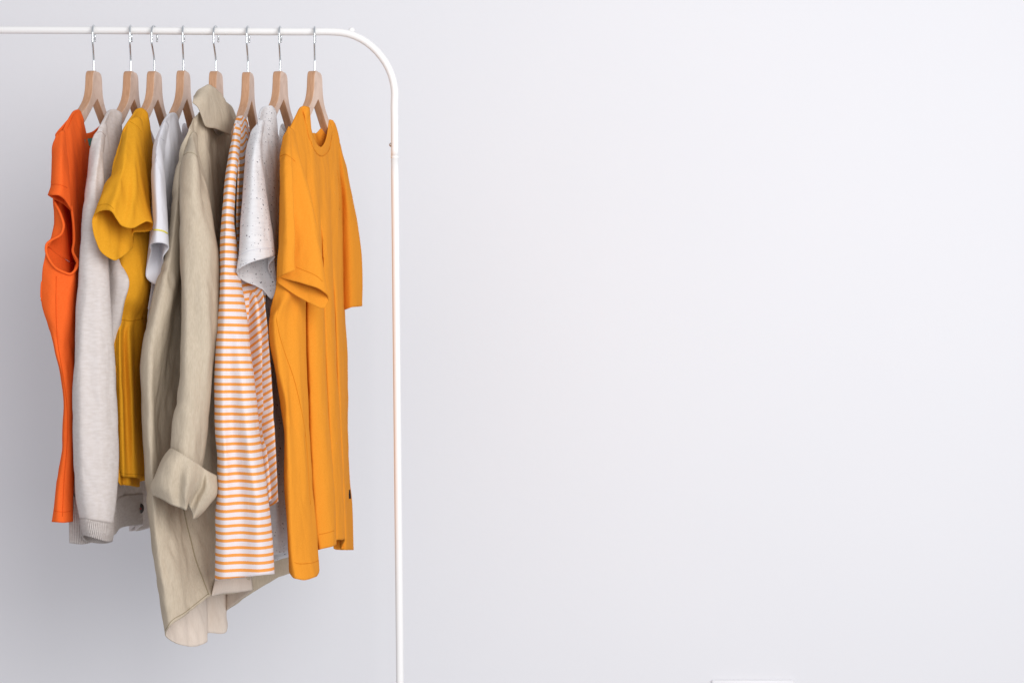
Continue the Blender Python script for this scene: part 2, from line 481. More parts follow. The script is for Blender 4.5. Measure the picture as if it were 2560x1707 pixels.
# ------------------------------------------------------------------ hangers
#        stem x, wood top y, turn, hook turn
HG = [(234.5, 180, 6, -15), (327, 181, 4, -13), (386, 181, 5, -2), (458.5, 179.5, 3, -11),
      (540, 181, 4, -1), (620, 183.5, 1, -3.5), (700.5, 181, 9, -12), (787, 180.5, 11.5, -17)]
HP_TOP = [(0, 0), (.012, 0), (.018, -.003), (.0215, -.010), (.0225, -.02), (.025, -.036), (.032, -.052), (.045, -.066), (.07, -.084), (.10, -.104), (.12, -.116), (.132, -.124)]
HP_BOT = [(0, -.049), (.02, -.066), (.04, -.084), (.06, -.101), (.08, -.114), (.10, -.125), (.12, -.135), (.13, -.139), (.134, -.134)]
def hz(s):
    s = abs(s)
    return float(np.interp(s, [p[0] for p in HP_TOP] + [.15, .21], [p[1] for p in HP_TOP] + [-.135, -.172]))
def hpt(i, s, z, x=0.0):
    """point on hanger i: s along the shoulders (near is negative), z from the wood's top, x across"""
    hx, hy, th, _ = HG[i]
    b = P(hx, hy, 0)
    a = math.radians(th)
    return Vector((b.x + s * math.sin(a) + x * math.cos(a), s * math.cos(a) - x * math.sin(a), b.z + z))
def hpx(i, s, z, x=0.0):
    p = hpt(i, s, z, x)
    q = to_px(p)
    return (q[0], q[1], p.y)

def hanger_wood_mesh():
    import bmesh
    bm = bmesh.new()
    tp = smooth_path([Vector((a, b, 0)) for a, b in HP_TOP], 3)
    bt = smooth_path([Vector((a, b, 0)) for a, b in HP_BOT], 3)
    prof = [(p.x, p.y) for p in tp] + [(p.x, p.y) for p in reversed(bt)]
    half = prof
    left = [(-x, z) for x, z in reversed(prof)]
    # full outline: right top ... right bottom, crotch, left bottom ... left top
    loop = [(x, z) for x, z in half] + [(x, z) for x, z in left[1:-1]]
    T = 0.0145 / 2
    vf = [bm.verts.new((T, s, z)) for s, z in loop]
    vb = [bm.verts.new((-T, s, z)) for s, z in loop]
    # build as strips so the concave shape is clean
    n = len(tp); mseg = len(bt)
    def samp(path, t):
        return path(t)
    bm.free()
    bm = bmesh.new()
    K = 44
    def resample(pts):
        q = np.array([(p.x, p.y) for p in pts]); cs = np.concatenate([[0], np.cumsum(np.linalg.norm(np.diff(q, axis=0), axis=1))])
        t = np.linspace(0, cs[-1], K); return np.stack([np.interp(t, cs, q[:, 0]), np.interp(t, cs, q[:, 1])], 1)
    a, b = resample(tp), resample(bt[:-1])
    rows = {}
    for sgn in (1, -1):
        for side in (T, -T):
            tf = lambda x: side * (1 - .55 * max(0, min(1, (x - .055) / .06)))
            rows[(sgn, side)] = ([bm.verts.new((tf(p[0]), sgn * p[0], p[1])) for p in a], [bm.verts.new((tf(p[0]), sgn * p[0], p[1])) for p in b])
    for sgn in (1, -1):
        for side in (T, -T):
            A_, B_ = rows[(sgn, side)]
            for k in range(K - 1):
                bm.faces.new((A_[k], A_[k + 1], B_[k + 1], B_[k]))
        A1, B1 = rows[(sgn, T)]; A2, B2 = rows[(sgn, -T)]
        for k in range(K - 1):
            bm.faces.new((A1[k], A1[k + 1], A2[k + 1], A2[k]))
            bm.faces.new((B1[k], B1[k + 1], B2[k + 1], B2[k]))
        bm.faces.new((A1[-1], B1[-1], B2[-1], A2[-1]))
    bmesh.ops.remove_doubles(bm, verts=bm.verts, dist=1e-5)
    bmesh.ops.recalc_face_normals(bm, faces=bm.faces)
    ed = [e for e in bm.edges if len(e.link_faces) == 2 and e.calc_face_angle(0) > 0.9]
    bmesh.ops.bevel(bm, geom=ed, offset=0.0018, segments=2, affect='EDGES', profile=0.5)
    me = bpy.data.meshes.new('wooden_arms'); bm.to_mesh(me); bm.free()
    return me
def hook_path():
    pts = [(0, -.012), (0, .0), (0, .010), (0, .020), (-.003, .028), (-.010, .040), (-.0165, .050)]
    r, cz = 0.0175, 0.0645
    for a in range(200, -31, -14):
        t = math.radians(a)
        pts.append((r * math.cos(t), cz + r * math.sin(t)))
    return smooth_path([Vector((0, s, z)) for s, z in pts], 4)
WM, HM = hanger_wood_mesh(), None
hl = ['beech hanger at the left end of the row, carrying the coral top',
      'beech hanger carrying the pale oatmeal long sleeved cardigan',
      'beech hanger carrying the mustard yellow top with the open sleeve',
      'beech hanger carrying the plain white top with the yellow sleeve line',
      'beech hanger half hidden behind the khaki shirt collar',
      'beech hanger carrying the orange and white striped top',
      'beech hanger carrying the white top with dark speckles',
      'beech hanger nearest the rack corner, carrying the bright orange T-shirt']
hp = hook_path()
for i, (hx, hy, th, hr) in enumerate(HG):
    b = P(hx, hy, 0)
    e = empty('clothes_hanger', b, hl[i], 'hanger', 'wooden hangers along the white rail')
    e.rotation_euler = (0, 0, -math.radians(th))
    if i == 0:
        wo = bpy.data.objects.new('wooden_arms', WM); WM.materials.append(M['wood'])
        WM.polygons.foreach_set('use_smooth', [True] * len(WM.polygons))
        HM = tube_mesh('hook', hp, 0.0018, 10); HM.materials.append(M['chrome'])
        HM.polygons.foreach_set('use_smooth', [True] * len(HM.polygons))
        ho = bpy.data.objects.new('hook', HM)
        W0, H0 = wo, ho
    else:
        wo, ho = W0.copy(), H0.copy()
    COL.objects.link(wo); COL.objects.link(ho)
    wo.parent = e; ho.parent = e
    ho.rotation_euler = (0, 0, -math.radians(hr))
    if i == 0:
        md = wo.modifiers.new('n', 'WEIGHTED_NORMAL')
# scale of every hook to its own rail height
    rz = P(hx, 75.5 + 4.5 * hx / 800, 0).z
    ho.scale = (1, 1, (rz + RR + 0.0018 - b.z) / (0.0645 + 0.0175))

# ------------------------------------------------------------------ clothes
def lev(y, d, d0=-0.2):
    return 853.5 + (y - 853.5) * (D + d0) / (D + d)

def far_cols(i, hem, ss=(-.035, .02, .075, .13, .2), neck=-.122, sway=0.006, hemd=None, flare=0.0):
    """columns of the cloth beyond the part turned to the camera, hung on the hanger"""
    out = []
    for k, s in enumerate(ss):
        z = neck + 0.0 if abs(s) < .045 else hz(s) + .004
        top = hpx(i, s, z + (0 if abs(s) < .045 else .002), .009 if abs(s) < .045 else 0.0)
        y0 = top[1]
        mid = hpx(i, s * (1.0 + flare), -.3, .004 + sway * (-1) ** k)
        b0 = hpx(i, s * (1.06 + flare), -.6, .004 - sway * (-1) ** k)
        yb = lev(hem, b0[2])
        sh = hpx(i, s, z - .010, .0105)
        out.append([top, sh, (mid[0], y0 + (yb - y0) * .4, mid[2]), (b0[0], yb, b0[2])])
    return out

def back_cols(front, tb, necks=(), ntop=None, nback=0.012, bot=0.0, pw=0.6):
    """the other layer of the garment: same fall, shifted across the hanger"""
    out = []
    n = len(front)
    for k, c in enumerate(front):
        f = fill(c)
        prof = math.sin(math.pi * min(1, max(0, (k + .15) / (n - .7)))) ** pw if 0 < k < n - 1 else 0.0
        col = []
        for j, (x, y, d) in enumerate(f):
            t = tb * prof
            if j == 0:
                t = nback if k in necks else 0.0
                if k in necks and ntop: y = min(y, ntop)
            if j == len(f) - 1: y = y + bot
            if j == 1 and 0 < k < n - 1 and len(f) == 4 and d > -.06: t = max(t, .020)
            if j == 0 and k in necks: t = .02
            dd = d + 0.012 * prof * (0 if j == 0 else 1)
            col.append((x - t * PPM * D / (D + d), y, dd))
        out.append(col)
    return out

def garment(i, name, label, cat):
    return empty(name, hpt(i, 0, -.12), label, cat)

def body(front, tb=.02, pw=.6, necks=(), ntop=None, bot=0.0, seed=1, wr=.0012, skew=None, nu=9, back=None, nv=None):
    bk = back if back else back_cols(front, tb, necks, ntop, bot=bot, pw=pw)
    ring = front + bk[::-1][1:-1]
    sk = (skew + skew[::-1][1:-1]) if skew else None
    return surf(ring, closed=True, seed=seed, wr=wr, skew=sk, nu=nu, nv=nv)

# ---- 8: bright orange T-shirt --------------------------------------------
g = garment(7, 't_shirt', 'bright orange short sleeved T-shirt hanging at the right end of the rail', 't-shirt')
f8 = [
 [(703,372,-.187),(700,470,-.2),(699,560,-.212),(692,716,-.225),(676,777,-.212),(673,840,-.208),(688,920),(704,1014),(713,1095),(712,1175),(718,1270),(725,1378),(726,1426,-.205)],
 [(713,345,-.165),(725,600,-.215),(712,740,-.232),(690,800,-.240),(703,920),(720,1014),(727,1200),(733,1378),(743,1446,-.258)],
 [(726,318,-.145),(738,450,-.18),(740,700,-.205),(715,810,-.222),(728,1000),(742,1200),(750,1378),(760,1449,-.252)],
 [(740,290,-.12),(752,450,-.15),(756,700,-.18),(745,810,-.205),(754,1000),(763,1200),(773,1378),(785,1443,-.226)],
 [(752,268,-.09),(764,450,-.125),(765,700,-.155),(766,800,-.165),(771,1000),(777,1150),(785,1270),(794,1364),(797,1431,-.178)],
 [(756,266,-.085),(768,450,-.112),(762,700,-.13),(760,800,-.132),(765,1000,-.125),(771,1150),(779,1270),(786,1345),(791,1376,-.135)],
 [(763,266,-.08),(773,451,-.106),(772,600),(770,800,-.152),(776,1000),(784,1200),(793,1320),(800,1373,-.15)],
 [(773,271,-.07),(785,451,-.096),(792,600),(793,800,-.146),(799,1000),(810,1200),(820,1320),(826,1367,-.138)],
 [(777,318,-.06),(797,451,-.066),(803,600),(811,800,-.084),(819,1000),(829,1140),(836,1230),(841,1359,-.088)],
 [(782,338,-.05),(799,451,-.055),(802,600,-.05),(806,800,-.042),(812,1000),(822,1140),(829,1230),(835,1350,-.055)],
 [(788,354,-.04),(802,451,-.035),(808,600),(812,800,-.070),(821,1000),(832,1200),(841,1349,-.055)],
 [(795,363,-.025),(811,451,-.015),(820,600),(826,800,-.058),(836,1000),(846,1200),(854,1349,-.035)],
 [(803,368,-.01),(821,451,.02),(829,600),(838,800,.01),(847,1000),(855,1150),(862,1349,.02)],
 [(808,365,.01),(824,451,.032),(826,600,.038),(834,800,.055),(840,1000),(848,1150),(852,1300),(855,1373,.06)],
 [(812,358,.02),(826,451,.05),(832,600),(840,800,.05),(848,1000),(856,1150),(860,1300),(862,1374,.06)],
 [(818,339,.045),(838,451,.075),(846,600),(852,800,.09),(860,1000),(864,1200),(870,1374,.10)],
 [(825,299,.060),(847,440,.12),(852,600),(858,800,.15),(866,1000),(868,1200),(878,1374,.15)],
 [(848,355,.12),(856,440,.15),(856,500,.17),(858,650,.19),(862,800,.2),(868,907),(869,1014),(868,1095),(872,1204),(877,1246),(880,1311),(883,1374,.2)]]
b8 = cloth('body', body(f8, .022, pw=1.6, necks=(8,9,10,11,12,13,14,15), ntop=333, seed=3, wr=.0012, nu=7), M['orange'], g)
B = bvh_of(b8)
s8 = [
 [(708,340,-.172),(698,395,-.207),(700,476,-.225),(699,578,-.245),(694,668,-.262),(693,698,-.262)],
 [(714,330,-.168),(712,395,-.232),(716,578,-.272),(715,660,-.282),(714,684,-.282)],
 [(722,316,-.158),(729,395,-.228),(734,500,-.255),(738,600,-.268),(739,676,-.276)],
 [(725,318,-.152),(730,395,-.216),(731,500,-.236),(718,610,-.240),(699,691,-.248)],
 [(730,322,-.148),(740,395,-.206),(747,500,-.226),(754,600,-.236),(755,708,-.245)],
 [(735,328,-.142),(749,400,-.196),(767,470,-.212),(784,560,-.226),(796,640,-.232),(808,728,-.236)],
 [(738,336,-.14),(750,405,-.18),(765,451,-.192),(786,553,-.204),(801,630,-.21),(808,685,-.212),(821,750,-.214)],
 [(730,350,-.148),(742,450,-.17),(765,560,-.19),(787,690,-.21),(811,770,-.22)],
 [(718,350,-.16),(725,450,-.175),(735,600,-.205),(758,749,-.225)],
 [(709,350,-.17),(708,450,-.19),(712,600,-.22),(713,722,-.238)],
 [(706,346,-.174),(700,450,-.207),(699,600,-.228),(695,707,-.248)]]
sl = cloth('sleeve', surf(s8, True, seed=5, wr=.0013), M['orange'], g, .0018)
sf8 = [
 [(832,320,.10),(845,430,.14),(850,527,.182),(853,630,.19),(858,757,.19),(860,775,.19)],
 [(838,333,.105),(860,440,.14),(872,600,.175),(876,769,.175)],
 [(850,358,.125),(868,440,.175),(885,515,.205),(896,578,.21),(903,642,.215),(905,706),(903,766,.215)],
 [(850,362,.15),(870,455,.22),(888,560,.235),(900,650,.24),(902,764,.24)],
 [(840,350,.16),(855,450,.21),(865,600,.225),(868,768,.225)]]
cloth('sleeve', surf(sf8, True, seed=6, wr=.0008), M['orange'], g, .0018)
# neck ribbing
inn = [(758,265,-.082),(772,270,-.074),(775,304,-.064),(782,336,-.054),(793,361,-.036),(802,368,-.014),(811,359,.012),(818,338,.04),(823,301,.058)]
oup = [(745,277),(758,281),(766,310),(776,350),(789,380),(804,391),(820,380),(828,350),(832,325)]
cc = []
for (x, y, d), (ox, oy) in zip(inn, oup):
    q = on(B, ox, oy, .0022, d)
    o_ = (*to_px(q), q.y)
    mx = ((x + o_[0]) / 2, (y + o_[1]) / 2, (d + o_[2]) / 2 - .004)
    cc.append([(x, y, d - .003), mx, o_])
cloth('neck_ribbing', surf(cc, False, nv=8, nu=8, wr=.0002), M['orange'], g, .001)
seam('neck_seam', B, oup[1:], .0007, M['t_orange'], g, off=.0004)
seam('side_seam', B, [(690,790),(697,830),(715,890),(733,940),(748,1000),(760,1060),(768,1130),(772,1200),(776,1260)], .0006, M['t_orange'], g)
seam('armhole_seam', B, [(843,425),(846,450),(848,490),(849,525)], .0007, M['t_orange'], g)
SB = bvh_of(sl)
seam('sleeve_hem_stitching', SB, [(741,668),(760,676),(780,684),(800,697),(806,704)], .0005, M['t_orange'], g)
seam('shoulder_seam', SB, [(700,392),(712,386),(724,392),(738,404)], .0006, M['t_orange'], g)
seam('hem_stitching', B, [(727,1400),(745,1408),(765,1408),(785,1405),(796,1400)], .0005, M['t_orange'], g)
seam('hem_stitching', B, [(798,1335),(815,1332),(835,1326)], .0005, M['t_orange'], g)
p = [on(B, 870, 1225, .001, .19), on(B, 869, 1246, .001, .19)]
def quad(name, pts, mat, parent, t=.0012):
    c4 = [Vector(q) for q in pts]
    me = bpy.data.meshes.new(name)
    nrm = (c4[1] - c4[0]).cross(c4[3] - c4[0]).normalized() * t
    v = [tuple(q) for q in c4] + [tuple(q + nrm) for q in c4]
    me.from_pydata(v, [], [(0,1,2,3),(7,6,5,4),(0,4,5,1),(1,5,6,2),(2,6,7,3),(3,7,4,0)])
    return link(name, me, mat, parent, False)
quad('side_label', [P(865,1224,.15), P(876,1223.5,.168), P(878,1246,.168), P(863,1247,.15)], M['black'], g)

# ---- 7: white speckled tee -----------------------------------------------
g = garment(6, 't_shirt', 'white T-shirt with dark speckles hanging behind the bright orange one', 't-shirt')
f7 = [
 [(646,304,-.165),(650,420,-.18),(658,560,-.18),(668,720,-.16),(660,800,-.12),(655,900,-.1),(660,1100,-.09),(668,1250,-.09),(676,1387,-.09)],
 [(652,275,-.13),(662,420,-.16),(670,560,-.17),(680,720,-.15),(676,900,-.10),(680,1100),(688,1250),(697,1385,-.09)],
 [(664,266,-.10),(670,400,-.145),(678,560,-.155),(690,720,-.13),(694,900,-.075),(700,1100),(706,1250),(716,1382,-.065)],
 [(680,266,-.085),(690,400,-.11),(700,560,-.11),(705,800,-.06),(712,1000),(725,1250),(735,1378,-.045)],
 [(690,285,-.07),(700,400,-.07),(715,600,-.06),(722,800,-.04),(745,1375,-.03)]] + far_cols(6, 1440, neck=-.12)
b7 = cloth('body', body(f7, .018, necks=(5,6,7), seed=12), M['speck'], g)
s7 = [
 [(648,302,-.155),(630,328,-.172),(618,365,-.19),(611,400,-.2),(607,476,-.222),(602,553,-.238),(597,630,-.252),(592,678,-.258)],
 [(653,300,-.15),(635,380,-.225),(628,500,-.252),(622,600,-.268),(618,660,-.272)],
 [(658,300,-.145),(648,380,-.215),(652,470,-.236),(658,560,-.25),(660,647,-.258)],
 [(662,308,-.14),(650,385,-.18),(660,450,-.195),(671,515,-.205),(683,591,-.22),(689,642,-.226)],
 [(660,318,-.138),(652,430,-.17),(664,530,-.19),(674,610,-.205),(673,668,-.205)],
 [(660,325,-.135),(658,450,-.158),(674,560,-.178),(686,650,-.19),(693,733,-.196)],
 [(655,335,-.14),(648,450,-.158),(658,560,-.178),(672,680,-.188),(680,748,-.192)],
 [(645,340,-.15),(632,450,-.165),(636,560,-.182),(645,680,-.195),(652,723,-.2)],
 [(634,340,-.16),(616,450,-.18),(608,560,-.205),(600,650,-.228),(602,698,-.232)],
 [(640,318,-.162),(612,420,-.195),(604,540,-.225),(597,640,-.245),(593,686,-.248)]]
sl = cloth('sleeve', surf(s7, True, seed=15, wr=.0013), M['speck'], g, .0018)
SB = bvh_of(sl)
seam('sleeve_hem_stitching', SB, [(597,640),(620,628),(650,622),(682,620)], .0004, M['t_white'], g)

# ---- 6: striped long sleeve ----------------------------------------------
g = garment(5, 'striped_top', 'long sleeved top with narrow orange and white stripes', 'top')
f6 = [
 [(586,318,-.165),(596,420,-.185),(592,560,-.19),(598,700,-.195),(600,900,-.2),(615,1100,-.2),(636,1268,-.2)],
 [(594,293,-.12),(604,400,-.155),(604,560,-.175),(618,700,-.185),(630,900,-.188),(645,1100,-.19),(658,1267,-.19)],
 [(603,290,-.10),(612,400,-.145),(618,560,-.165),(638,724,-.19),(641,800,-.195),(643,934),(648,1041),(664,1175),(676,1264,-.21)],
 [(611,294,-.085),(622,400,-.12),(636,560,-.16),(655,721,-.195),(666,800,-.215),(672,867),(680,988),(691,1175),(695,1252,-.225)],
 [(619,311,-.075),(625,400,-.085),(632,560,-.11),(640,721,-.13),(645,988,-.15),(655,1175),(662,1250,-.16)],
 ] + far_cols(5, 1265, neck=-.12)
b6 = cloth('body', body(f6, .014, necks=(5,6,7), seed=22, skew=[.006,.003,0,-.013,-.006,0,0,0,0,0]), M['stripe'], g)
s6 = [
 [(586,318,-.165),(575,365,-.187),(569,400,-.2),(563,438,-.21),(558,502,-.22),(553,566),(550,630,-.235),(549,706),(544,800,-.245),(538,900),(535,1000,-.255),(536,1076),(543,1166,-.258),(543,1217),(539,1293),(538,1398),(537,1449,-.262)],
 [(590,312,-.16),(576,420,-.235),(565,566,-.256),(560,800,-.27),(556,1000,-.28),(562,1166,-.284),(560,1290),(558,1447,-.284)],
 [(594,308,-.15),(586,420,-.232),(574,566,-.25),(572,800,-.268),(577,1000,-.271),(590,1166,-.272),(603,1290,-.274),(600,1443,-.276)],
 [(598,310,-.145),(592,420,-.215),(582,566,-.238),(592,800,-.262),(610,1000,-.282),(628,1166,-.288),(645,1290,-.288),(648,1438,-.284)],
 [(602,322,-.14),(598,400,-.17),(587,480,-.192),(589,560,-.204),(594,617,-.212),(604,700,-.222),(617,783,-.228),(632,900,-.232),(644,1000,-.236),(656,1127,-.24),(674,1263,-.246),(684,1383,-.252),(687,1434,-.254)],
 [(598,335,-.145),(582,500,-.17),(588,800,-.19),(612,1000,-.2),(642,1250,-.215),(648,1437,-.22)],
 [(588,335,-.158),(568,500,-.182),(560,800,-.2),(560,1000,-.21),(570,1250,-.222),(575,1446,-.228)]]
sl = cloth('sleeve', surf(s6, True, seed=25, wr=.0010), M['stripe'], g, .0018)

# ---- 5: khaki shirt ---------------------------------------------------------
g = garment(4, 'shirt', 'khaki linen shirt with a folded collar and rolled sleeve, longest garment of the row', 'shirt')
f5 = [
 [(474,322,-.168),(447,390,-.19),(438,450,-.195),(425,540,-.2),(409,645,-.205),(389,716,-.215),(372,798,-.222),(356,864,-.226),(353,902),(354,978),(361,1106),(364,1226),(375,1339),(384,1418),(396,1482),(408,1550),(413,1587,-.228)],
 [(480,308,-.155),(455,400,-.2),(440,520,-.215),(425,645,-.228),(408,716,-.24),(390,798,-.25),(376,900,-.255),(376,1100),(386,1300),(404,1450),(426,1563,-.25)],
 [(488,292,-.14),(468,450,-.18),(450,650,-.2),(432,730,-.23),(415,798,-.235),(405,900,-.22),(398,1050,-.20),(415,1250,-.22),(436,1430,-.24),(455,1543,-.235)],
 [(496,284,-.14),(480,500,-.16),(455,720,-.17),(438,860,-.165),(428,1000,-.165),(438,1200,-.18),(461,1400,-.205),(491,1515,-.205)],
 [(503,280,-.13),(500,500,-.15),(480,800,-.15),(452,1000,-.15),(452,1200,-.165),(461,1280,-.175),(475,1340),(490,1400),(509,1450),(524,1490,-.19)],
 [(512,283,-.125),(520,500,-.145),(535,800,-.15),(520,1000,-.15),(512,1250,-.16),(528,1400,-.165),(540,1487,-.16)],
 [(520,290,-.115),(532,500,-.135),(548,800,-.14),(548,1000,-.14),(560,1250,-.15),(580,1400,-.15),(590,1482,-.14)],
 [(532,322,-.06),(542,500,-.06),(575,1000,-.09),(615,1350,-.10),(634,1472,-.10)],
 [(545,338,-.02),(550,500,-.01),(570,1000,-.03),(590,1300,-.03),(597,1502,-.05)],
 [(555,335,.0),(562,500,.01),(572,1000,.0),(575,1300,-.01),(566,1526,-.02)],
 [(566,325,.02),(580,500,.04),(600,1000,.03),(610,1300,.02),(610,1497,.02)],
 [(582,294,.045),(602,500,.09),(650,1000,.08),(680,1390,.07),(690,1446,.07)],
 [(606,332,.13),(622,500,.18),(680,1000,.2),(725,1380,.2),(742,1430,.2)]]
k5 = [
 f5[0],
 [(480,318,-.15),(440,500,-.18),(410,750,-.19),(372,1000,-.19),(384,1300,-.2),(404,1500,-.2),(426,1601,-.2)],
 [(484,310,-.14),(450,500,-.16),(430,750,-.16),(398,1000,-.15),(418,1300,-.16),(438,1500,-.16),(456,1612,-.165)],
 [(490,300,-.12),(465,500,-.13),(450,750,-.13),(430,1000,-.11),(455,1300,-.12),(476,1500,-.13),(486,1615,-.13)],
 [(496,290,-.1),(480,500,-.1),(475,800,-.1),(470,1000,-.08),(498,1300,-.08),(512,1500,-.095),(514,1604,-.1)],
 [(503,290,-.085),(490,500,-.07),(490,800,-.06),(475,1000,-.04),(500,1300,-.045),(515,1500,-.05),(518,1581,-.05)],
 [(508,295,-.08),(500,500,-.05),(505,800,-.03),(505,1000,-.01),(540,1300,-.02),(558,1500,-.035),(561,1581,-.035)],
 [(515,300,-.05),(515,500,-.03),(515,1000,.02),(548,1300,.02),(561,1490,.01),(566,1518,.01)],
 [(525,300,-.01),(535,500,0),(545,1000,.04),(575,1350,.05),(598,1493,.05)],
 [(535,298,.01),(548,500,.03),(560,1000,.06),(590,1370,.07),(620,1475,.075)],
 [(550,298,.03),(565,500,.06),(590,1000,.1),(620,1380,.11),(650,1455,.11)],
 [(582,294,.07),(592,500,.13),(620,1000,.15),(668,1400,.15),(700,1436,.15)],
 f5[-1]]
assert len(k5) == len(f5)
b5 = cloth('body', body(f5, 0, seed=32, wr=.0026, back=k5), M['khaki'], g, inner=M['khakiin'])
B = bvh_of(b5)
s5 = [
 [(472,348,-.178),(459,400,-.215),(451,476,-.235),(449,553,-.245),(450,630),(454,706),(453,800,-.265),(451,927,-.272),(442,1004,-.278),(432,1068,-.282),(428,1140,-.285)],
 [(478,335,-.17),(470,400,-.245),(462,600,-.268),(466,800,-.285),(460,1000,-.298),(442,1145,-.305)],
 [(484,330,-.16),(484,400,-.25),(482,600,-.272),(485,800,-.285),(474,1000,-.3),(458,1155,-.312)],
 [(490,332,-.152),(500,450,-.225),(512,600,-.262),(515,800,-.278),(498,1000,-.29),(482,1165,-.30)],
 [(494,345,-.145),(503,400,-.168),(518,451,-.188),(530,515,-.205),(537,579,-.214),(546,642,-.22),(545,800,-.232),(532,950,-.245),(522,1020,-.25),(503,1176,-.262)],
 [(488,358,-.15),(508,500,-.165),(522,800,-.185),(500,1000,-.205),(485,1160,-.235)],
 [(478,360,-.165),(468,500,-.185),(475,800,-.205),(458,1000,-.225),(445,1150,-.25)]]
sl = cloth('sleeve', surf(s5, True, seed=35, wr=.0024), M['khaki'], g)
q5 = [
 [(424,1121,-.29),(404,1145,-.295),(386,1191,-.295),(376,1219,-.288),(382,1238,-.284)],
 [(434,1122,-.31),(414,1160,-.325),(398,1210,-.325),(403,1247,-.312)],
 [(450,1131,-.322),(432,1175,-.336),(424,1225,-.332),(432,1262,-.32)],
 [(462,1138,-.322),(450,1185,-.330),(446,1225,-.325),(449,1268,-.317)],
 [(480,1148,-.318),(468,1200,-.338),(464,1240,-.332),(465,1275,-.318)],
 [(500,1162,-.305),(492,1200,-.312),(480,1235,-.308),(471,1258,-.302)],
 [(512,1172,-.296),(507,1210,-.296),(490,1240,-.292),(475,1268,-.29)],
 [(519,1176,-.292),(517,1215,-.302),(499,1255,-.300),(484,1297,-.292)],
 [(530,1182,-.285),(532,1225,-.292),(512,1268,-.29),(489,1297,-.282)],
 [(543,1189,-.268),(542,1230,-.268),(524,1259,-.266),(494,1292,-.262)],
 [(515,1182,-.235),(500,1220,-.235),(478,1275,-.24)],
 [(450,1150,-.235),(432,1200,-.238),(424,1248,-.245)],
 [(425,1130,-.268),(400,1180,-.26),(388,1240,-.27)]]
cloth('rolled_cuff', surf(q5, True, seed=37, wr=.0017, nu=8), M['khaki'], g, .002)
# collar: outer leaf, fold, inner stand
ct = [(486,243,-.125),(502,225,-.12),(521,215,-.105),(536,222,-.085),(550,238,-.06),(562,254,-.035),(577,287,.0),(588,312,.03)]
cb = [(481,258,-.165),(493,268,-.165),(503,292,-.158),(513,316,-.145),(536,322,-.12),(555,330,-.085),(568,336,-.05),(580,339,-.01)]
ci = [(492,262,-.10),(502,270,-.09),(515,275,-.075),(528,282,-.055),(545,290,-.025),(560,300,.0),(575,318,.03),(588,330,.05)]
cols5 = []
for a, b_, c_ in zip(ct, cb, ci):
    m1 = ((a[0] + b_[0]) / 2, (a[1] + b_[1]) / 2 - 1, (a[2] + b_[2]) / 2 - .012)
    up = (a[0] + (b_[0] - a[0]) * .12, a[1] + (b_[1] - a[1]) * .12, a[2] - .010)
    dn = (a[0] + (c_[0] - a[0]) * .15, a[1] + (c_[1] - a[1]) * .12 + 1, a[2] + .008)
    cols5.append([b_, m1, up, a, dn, c_])
cl5 = cloth('collar', surf(cols5, False, nv=34, nu=7, wr=.0011, seed=39), M['khaki'], g, .0018)
seam('collar_stitching', bvh_of(cl5), [(488,262),(498,266),(508,287),(518,309),(540,315),(560,323)], .0006, M['t_khaki'], g)
# far leaf of the collar and dark neck opening band
cf = [[(560,252,-.01),(566,268,.0),(574,296,.01)], [(571,259,.03),(576,275,.03),(580,305,.03)], [(582,270,.06),(584,290,.055),(583,315,.05)], [(591,292,.075),(590,306,.07),(584,330,.06)]]
cloth('collar_stand', surf(cf, False, nv=10, nu=6, wr=.0003), M['khaki'], g, .0018)
seam('side_seam', B, [(459,1270),(467,1310),(476,1345),(490,1400),(508,1448),(522,1486)], .0011, M['t_khaki'], g, off=.0001)
seam('hem_stitching', B, [(414,1574),(430,1550),(458,1533),(490,1508),(520,1484)], .0007, M['t_khaki'], g)
SB = bvh_of(sl)
seam('armhole_seam', SB, [(460,388),(470,382),(484,384),(500,402)], .0006, M['t_khaki'], g)
fc = []
for (xa, ya), (xb, yb) in (((538,1445),(530,1489)),((560,1443),(556,1484)),((585,1442),(584,1481)),((610,1442),(610,1478)),((628,1440),(633,1474))):
    pa, pb = on(B, xa, ya, .002, -.12), on(B, xb, yb - 3, .003, -.12)
    fc.append([(*to_px(pa), pa.y), ((xa+xb)/2, (ya+yb)/2, (pa.y+pb.y)/2 - .004), (xb, yb, pb.y - .001)])
cloth('turned_hem', surf(fc, False, nv=8, nu=6, wr=.0005), M['khakiin'], g, .0012)

